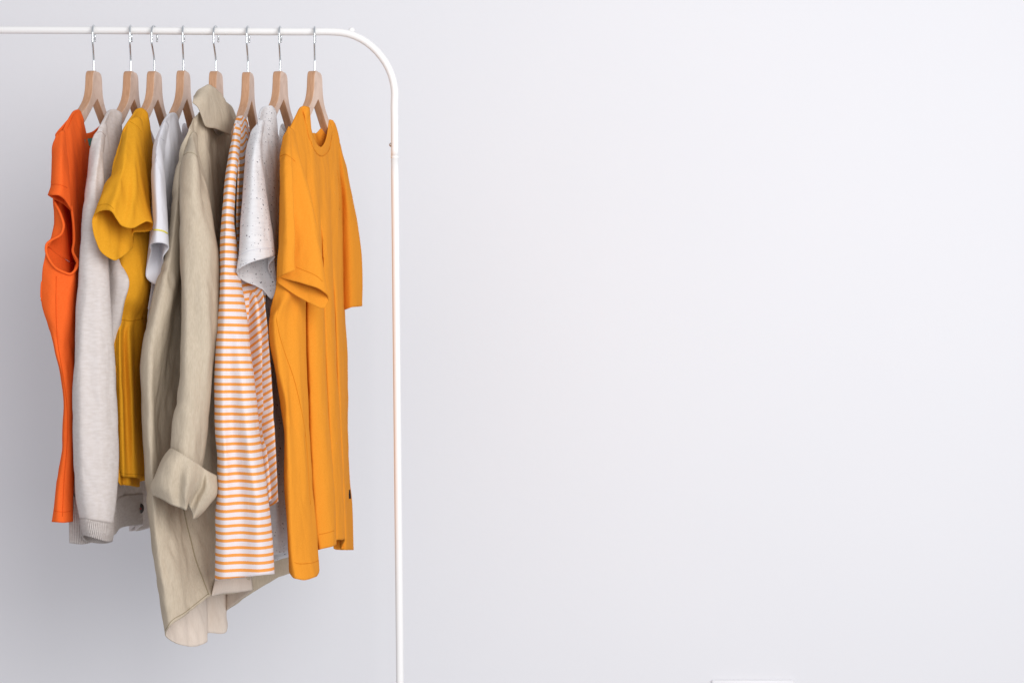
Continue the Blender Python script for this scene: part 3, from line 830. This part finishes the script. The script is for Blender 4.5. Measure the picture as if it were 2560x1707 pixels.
# ---- 4: white top -----------------------------------------------------------
g = garment(3, 't_shirt', 'plain white T-shirt with a thin yellow line round its sleeve', 't-shirt')
f4 = [
 [(402,318,-.162),(395,500,-.18),(386,640,-.175),(378,720,-.165),(368,800,-.16),(372,1000,-.15),(378,1120,-.15)],
 [(412,298,-.135),(412,500,-.16),(400,800,-.15),(395,1120,-.14)],
 [(424,284,-.11),(425,400,-.14),(418,700,-.13),(412,1120,-.12)],
 [(438,284,-.085),(442,400,-.115),(436,700,-.1),(425,1120,-.1)],
 [(445,300,-.07),(450,400,-.08),(450,700,-.07),(440,1120,-.07)]] + far_cols(3, 1130, neck=-.12)
cloth('body', body(f4, .012, necks=(5,6,7), seed=42), M['white'], g)
s4 = [
 [(402,318,-.162),(381,372,-.2),(376,438,-.225),(379,510,-.24),(383,560,-.25),(374,613,-.252)],
 [(408,308,-.155),(392,372,-.222),(388,450,-.252),(393,540,-.268),(390,607,-.27)],
 [(415,303,-.145),(401,372,-.21),(401,450,-.25),(407,540,-.262),(408,608,-.265)],
 [(421,312,-.14),(408,380,-.18),(410,420,-.2),(417,502,-.226),(422,579,-.242),(424,619,-.248)],
 [(420,325,-.14),(408,420,-.18),(413,520,-.205),(415,590,-.225),(410,641,-.238)],
 [(415,330,-.14),(400,450,-.17),(405,580,-.195),(408,662,-.212)],
 [(410,330,-.15),(395,450,-.17),(398,580,-.185),(391,711,-.195)],
 [(404,330,-.158),(385,450,-.18),(378,580,-.19),(367,696,-.192)],
 [(402,325,-.16),(379,450,-.205),(380,560,-.222),(377,628,-.228)]]
sl = cloth('sleeve', surf(s4, True, seed=45), M['white'], g)
SB = bvh_of(sl)
seam('sleeve_line', SB, [(384,575),(395,575),(408,578),(421,585)], .0013, M['yellowline'], g, off=.0002)
seam('shoulder_seam', SB, [(389,350),(400,345),(410,352)], .0006, M['t_white'], g)

# ---- 3: mustard top ---------------------------------------------------------
g = garment(2, 'blouse', 'mustard yellow top with a wide open sleeve and a gathered lower hem', 'blouse')
f3 = [
 [(308,326,-.17),(305,500,-.19),(292,650,-.197),(291,740,-.193),(288,800,-.19),(285,830,-.192),(292,1004),(296,1170,-.192),(297,1189,-.192)],
 [(320,305,-.15),(318,500,-.185),(307,650,-.208),(302,740,-.205),(298,797,-.19),(298,830,-.2),(303,1004),(308,1191,-.2)],
 [(332,288,-.125),(330,500,-.175),(322,650,-.205),(320,740,-.2),(313,797,-.178),(310,830,-.178),(316,1004,-.18),(322,1192,-.185)],
 [(344,272,-.095),(348,500,-.16),(342,650,-.2),(335,740,-.195),(328,797,-.17),(322,830,-.18),(328,1000,-.185),(336,1193,-.185)],
 [(356,272,-.08),(362,450,-.14),(372,645,-.175),(362,750,-.165),(345,797,-.15),(338,830,-.155),(340,1000,-.15),(350,1195,-.16)],
 [(368,284,-.07),(376,450,-.1),(378,645,-.13),(370,760,-.13),(358,797,-.13),(355,1000,-.12),(364,1197,-.13)]] + far_cols(2, 1205, ss=(-.03, .03, .095, .14, .2), neck=-.135)
b3 = cloth('body', body(f3, .012, necks=(6,7,8), seed=52, bot=20), M['mustard'], g)
B = bvh_of(b3)
seam('waist_seam', B, [(290,801),(300,799),(315,801),(330,802),(345,799),(356,797)], .0007, M['t_mustard'], g)
seam('side_seam', B, [(299,810),(297,850),(298,950),(300,1050),(302,1180)], .0006, M['t_mustard'], g)
seam('hem_stitching', B, [(298,1180),(315,1184),(340,1185),(360,1187)], .0005, M['t_mustard'], g)
s3 = [
 [(306,326,-.165),(299,372,-.19),(288,412,-.215),(264,462,-.25),(243,520,-.28),(231,545,-.287)],
 [(309,320,-.16),(302,372,-.205),(292,414,-.238),(272,462,-.27),(248,510,-.295),(242,531,-.298)],
 [(314,312,-.152),(307,380,-.225),(297,430,-.26),(281,482,-.29),(262,520,-.306),(259,526,-.306)],
 [(320,304,-.148),(312,388,-.235),(303,440,-.268),(291,485,-.296),(280,518,-.312),(277,528,-.312)],
 [(327,298,-.14),(320,390,-.228),(312,450,-.262),(302,500,-.288),(292,548,-.306)],
 [(333,294,-.135),(327,395,-.225),(321,470,-.262),(313,525,-.286),(304,564,-.302)],
 [(339,292,-.13),(336,400,-.225),(334,480,-.262),(328,530,-.285),(320,570,-.298)],
 [(345,292,-.125),(346,400,-.21),(345,480,-.245),(340,535,-.272),(335,570,-.288)],
 [(350,295,-.12),(354,400,-.19),(358,480,-.225),(354,530,-.258),(351,561,-.276)],
 [(354,300,-.115),(360,400,-.17),(368,480,-.205),(370,530,-.24),(369,553,-.262)],
 [(357,308,-.11),(364,400,-.155),(374,480,-.185),(380,530,-.22),(384,560,-.246)],
 [(355,318,-.115),(362,420,-.15),(370,520,-.19),(379,577,-.225)],
 [(348,330,-.125),(352,430,-.155),(352,530,-.19),(351,581,-.222)],
 [(342,335,-.13),(344,440,-.155),(340,530,-.19),(334,583,-.22)],
 [(335,340,-.135),(336,450,-.16),(336,550,-.19),(332,612,-.22)],
 [(328,340,-.14),(325,460,-.175),(322,560,-.22),(319,631,-.250)],
 [(322,340,-.148),(312,460,-.185),(305,570,-.235),(299,646,-.265)],
 [(316,338,-.155),(300,460,-.195),(293,570,-.25),(287,651,-.278)],
 [(312,335,-.16),(290,460,-.205),(275,560,-.262),(268,642,-.284)],
 [(309,332,-.162),(282,460,-.215),(262,550,-.27),(252,629,-.288)],
 [(307,330,-.164),(276,460,-.225),(252,540,-.274),(241,608,-.290)],
 [(306,328,-.165),(270,461,-.24),(245,530,-.28),(232,577,-.290)]]
sl = cloth('sleeve', surf(s3, True, seed=55, nu=6, wr=.0014), M['mustard'], g, .0016)
SB = bvh_of(sl)
seam('shoulder_seam', SB, [(322,303),(334,310),(345,318),(353,330)], .0006, M['t_mustard'], g)
seam('sleeve_hem_stitching', SB, [(244,515),(258,511),(272,512),(284,522)], .0004, M['t_mustard'], g)

# ---- 2: oatmeal cardigan -----------------------------------------------------
g = garment(1, 'cardigan', 'pale oatmeal knitted cardigan with a long turned back sleeve and a dark button', 'cardigan')
f2 = [
 [(248,322,-.172),(235,500,-.19),(215,750,-.2),(195,950,-.205),(178,1150,-.205),(173,1290,-.205),(174,1356,-.205)],
 [(262,296,-.145),(258,500,-.175),(245,800,-.19),(220,1100,-.195),(198,1250,-.205),(206,1359,-.205)],
 [(275,275,-.11),(280,400,-.14),(284,560,-.17),(290,660,-.21),(298,706,-.222),(290,760,-.215),(275,900,-.19),(260,1100,-.18),(255,1345,-.18)],
 [(288,275,-.09),(298,400,-.12),(300,560,-.16),(304,660,-.205),(319,706,-.222),(304,765,-.212),(290,880,-.18),(280,1100,-.16),(285,1336,-.16)],
 [(303,288,-.07),(306,400,-.10),(306,560,-.14),(306,640,-.18),(308,706,-.195),(300,770,-.17),(300,1000,-.14),(298,1200,-.11),(297,1322,-.11)],
 [(306,330,-.06),(320,600,-.08),(318,1000,-.06),(316,1314,-.05)],
 [(316,352,-.03),(330,600,-.04),(338,1000,-.03),(340,1312,-.02)],
 [(328,356,.0),(345,600,.0),(352,1000,.0),(358,1310,.0)]] + far_cols(1, 1372, ss=(.03, .075, .13, .2), neck=-.122)
b2 = cloth('body', body(f2, .014, necks=(5,6,7,8), ntop=338, seed=62, wr=.0014), M['knit'], g, .002)
B = bvh_of(b2)
s2 = [
 [(248,320,-.17),(232,345,-.19),(221,397,-.21),(213,460),(207,515,-.232),(200,604,-.242),(195,706,-.252),(188,783,-.254),(186,902),(182,978,-.258),(184,1132,-.262),(187,1201),(190,1239),(202,1297,-.264)],
 [(254,310,-.162),(236,397,-.225),(222,515,-.246),(212,706,-.264),(200,902,-.286),(202,1132,-.29),(210,1240),(220,1300,-.282)],
 [(259,306,-.155),(246,397,-.225),(236,515,-.246),(234,706,-.264),(228,902,-.284),(232,1100,-.286),(238,1240,-.286),(242,1303,-.282)],
 [(264,308,-.15),(252,397,-.215),(247,515,-.240),(252,706,-.260),(252,902,-.28),(256,1100,-.282),(260,1240,-.28),(262,1306,-.275)],
 [(268,320,-.145),(258,400,-.2),(260,464,-.22),(264,560,-.23),(269,642,-.236),(275,706,-.242),(281,810,-.248),(287,927),(293,1055),(296,1157),(296,1188),(290,1265),(283,1310,-.25)],
 [(264,330,-.148),(250,450,-.18),(250,700,-.2),(262,1000,-.205),(268,1200,-.21),(262,1305,-.22)],
 [(254,330,-.162),(230,450,-.185),(222,700,-.2),(210,1000,-.205),(208,1200,-.21),(214,1298,-.22)]]
sl = cloth('sleeve', surf(s2, True, seed=65, wr=.0011), M['knit'], g, .002)
q2 = [
 [(200,1297,-.270),(203,1318,-.270),(207,1338,-.266)],
 [(218,1298,-.290),(221,1320,-.290),(226,1342,-.286)],
 [(240,1302,-.290),(242,1325,-.290),(244,1347,-.286)],
 [(264,1306,-.282),(265,1330,-.282),(264,1353,-.278)],
 [(284,1309,-.252),(284,1330,-.252),(281,1352,-.25)],
 [(264,1308,-.215),(264,1330,-.215),(260,1358,-.215)],
 [(214,1302,-.215),(216,1325,-.215),(218,1354,-.218)]]
cloth('turned_cuff', surf(q2, True, seed=66, wr=.0005, nv=14, nu=12), M['knitrib'], g, .003)
bt = on(B, 352, 1270, .002, -.01)
bo = ball('button', bt, 11.5 / PPM, M['button'], g, sx=.72, sy=.35, sz=1.1)
ball('button_thread', bt + Vector((0.0006, -.0035, 0)), 2.6 / PPM, M['red'], g, sx=.8, sz=1.0)
seam('armhole_seam', SB := bvh_of(sl), [(243,332),(252,330),(260,336),(266,350)], .0006, M['t_knit'], g)
# ribbed hem band over the lower edge of the body
hb = []
for k, c in enumerate(f2[:8]):
    x, y, d = fill(c)[-1]
    hb.append([(x, y - 78, d - .004), (x, y - 40, d - .005), (x, y + 1, d - .004)])
hb[0] = [(177,1240,-.212),(172,1295,-.212),(173,1357,-.212)]
hb[1] = [(204,1240,-.214),(204,1295,-.214),(206,1360,-.214)]
cloth('hem_band', surf(hb, False, wr=.0006, nu=8, nv=18), M['knitrib'], g, .002)

# ---- 1: coral top ------------------------------------------------------------
g = garment(0, 'tank_top', 'coral red cap sleeved top hanging at the left end of the rail', 'top')
a_ = [(118,640,-.237),(106,682,-.236),(100,747),(113,800),(131,870),(152,953),(158,1017),(155,1119),(142,1200),(135,1267),(130,1304,-.236)]
b_ = [(141,671,-.242),(126,747,-.246),(138,870),(158,953),(163,1017),(160,1119),(150,1200),(144,1267),(143,1305,-.246)]
c_ = [(177,684,-.236),(158,760,-.243),(156,870),(170,953),(173,1017),(171,1119),(163,1200),(158,1267),(158,1306,-.243)]
du_ = [(157,328,-.165),(171,420,-.19),(178,510,-.207),(184,565,-.21),(185,604,-.212),(182,628,-.216),(194,655,-.224)]
dd_ = [(194,655,-.224),(184,760,-.225),(176,870),(184,953),(187,1017),(186,1119),(180,1200),(177,1267),(177,1304,-.226)]
mu = [([(174,293,-.125),(184,420,-.165),(200,655,-.185)], [(200,655,-.185),(196,800,-.19),(192,1000,-.19),(188,1302,-.19)]),
      ([(186,277,-.1),(194,420,-.14),(212,655,-.15)], [(212,655,-.15),(205,1000,-.16),(200,1298,-.16)]),
      ([(198,276,-.08),(207,420,-.12),(222,655,-.12)], [(222,655,-.12),(215,1000,-.12),(214,1290,-.12)]),
      ([(208,300,-.068),(216,420,-.08),(228,655,-.08)], [(228,655,-.08),(225,1000,-.08),(224,1280,-.08)])]
fu, fd = [], []
for c in far_cols(0, 1295, ss=(-.03, .02, .068, .13, .2), neck=-.150):
    t_, h_, m_, e_ = c
    mid = (m_[0], 655, m_[2]); fu.append([t_, h_, mid]); fd.append([mid, (m_[0], 1000, m_[2]), e_])
front_u = [du_] + [m_[0] for m_ in mu] + fu
front_d = [dd_] + [m_[1] for m_ in mu] + fd
def shift(c, t, j0=True, top=None, dd=.01):
    f = fill(c); out = []
    for j, (x, y, d) in enumerate(f):
        k = t if (j or j0) else 0.0
        if j == 0 and top: y = top; k = t
        out.append((x - k * PPM, y, d + (dd if k else 0)))
    return out
bu, bd = [], []
for k in range(1, len(front_u)):
    last = k == len(front_u) - 1
    t = 0 if last else .020
    neck = k in (5, 6)
    bu.append(shift(front_u[k], t, False, 330 if neck else None))
    bd.append(shift(front_d[k], t))
e_u = [(139,338,-.178),(134,420,-.2),(135,507,-.212),(137,530,-.212),(137,555,-.212),(131,580,-.218),(115,616,-.226)]
e_d = [(115,616,-.226),(107,680,-.226),(101,747,-.226),(114,800),(132,870),(153,953),(159,1017),(156,1119),(143,1200),(136,1267),(131,1302,-.226)]
e2u = [(148,334,-.182),(139,420,-.212),(135,503,-.222),(152,538,-.228),(159,568,-.23),(153,585,-.23),(128,601,-.232),(115,619,-.236)]
e2d = [(115,619,-.236),(106,682,-.232),(100,747,-.232),(113,800),(131,870),(152,953),(158,1017),(155,1119),(142,1200),(135,1267),(130,1303,-.232)]
up = front_u + bu[::-1] + [e_u, e2u]
dn = [a_, b_, c_] + front_d + bd[::-1] + [e_d, e2d]
b1 = cloth('body', [surf(up, False, seed=72, wr=.0014), surf(dn, True, seed=72, wr=.0016)], M['coral'], g)
k1 = [
 [(141,336,-.18),(130,370,-.2),(128,420,-.222),(126,460,-.236),(118,487,-.243)],
 [(148,330,-.175),(140,400,-.232),(137,460,-.252),(127,487,-.256)],
 [(154,326,-.17),(152,400,-.235),(152,460,-.255),(146,488,-.26)],
 [(160,326,-.165),(163,400,-.215),(166,460,-.24),(165,500,-.246)],
 [(163,332,-.162),(170,420,-.195),(176,480,-.215),(179,527,-.219)],
 [(158,345,-.165),(160,420,-.19),(162,480,-.205),(163,515,-.21)],
 [(145,345,-.172),(140,420,-.2),(137,470,-.216),(136,500,-.224)]]
cs = cloth('cap_sleeve', surf(k1, True, seed=75, wr=.0008), M['coral'], g, .0016)
# binding round the armhole
def bind(name, pts, r, mat, parent):
    return link(name, tube_mesh(name, smooth_path([P(*p) for p in pts], 6), r, 8), mat, parent)
bd1 = fill([(178,515,-.209),(184,565,-.212),(185,604,-.214),(182,628,-.218),(194,655,-.227),(190,672,-.236),(177,685,-.239),(158,680,-.243),(141,671,-.245),(124,650,-.242),(115,625,-.24),(118,609,-.236),(128,601,-.235),(153,585,-.232),(159,568,-.232),(152,538,-.23),(136,505,-.224)])
bind('armhole_binding', [tuple(p) for p in bd1], .0022, M['coral'], g)
B = bvh_of(b1)
seam('side_seam', B, [(141,690),(140,760),(145,860),(158,940),(166,1000),(168,1100),(160,1200),(156,1290)], .0006, M['t_coral'], g)
seam('hem_stitching', B, [(133,1275),(145,1278),(160,1279),(176,1277)], .0005, M['t_coral'], g)
seam('sleeve_hem_stitching', bvh_of(cs), [(128,462),(140,461),(155,464),(168,470)], .0005, M['t_coral'], g)
seam('shoulder_seam', B, [(187,281),(178,300),(168,322)], .0006, M['t_coral'], g)
# teal size label sewn inside the back of the neck
la = [on(B, x, y, .0015, .02) for x, y in ((212,348),(234,345),(234,363),(212,367))]
la[2].x, la[2].y = la[1].x + .001, la[1].y; la[3].x, la[3].y = la[0].x + .001, la[0].y
quad('size_label', la, M['teal'], g, .0008)
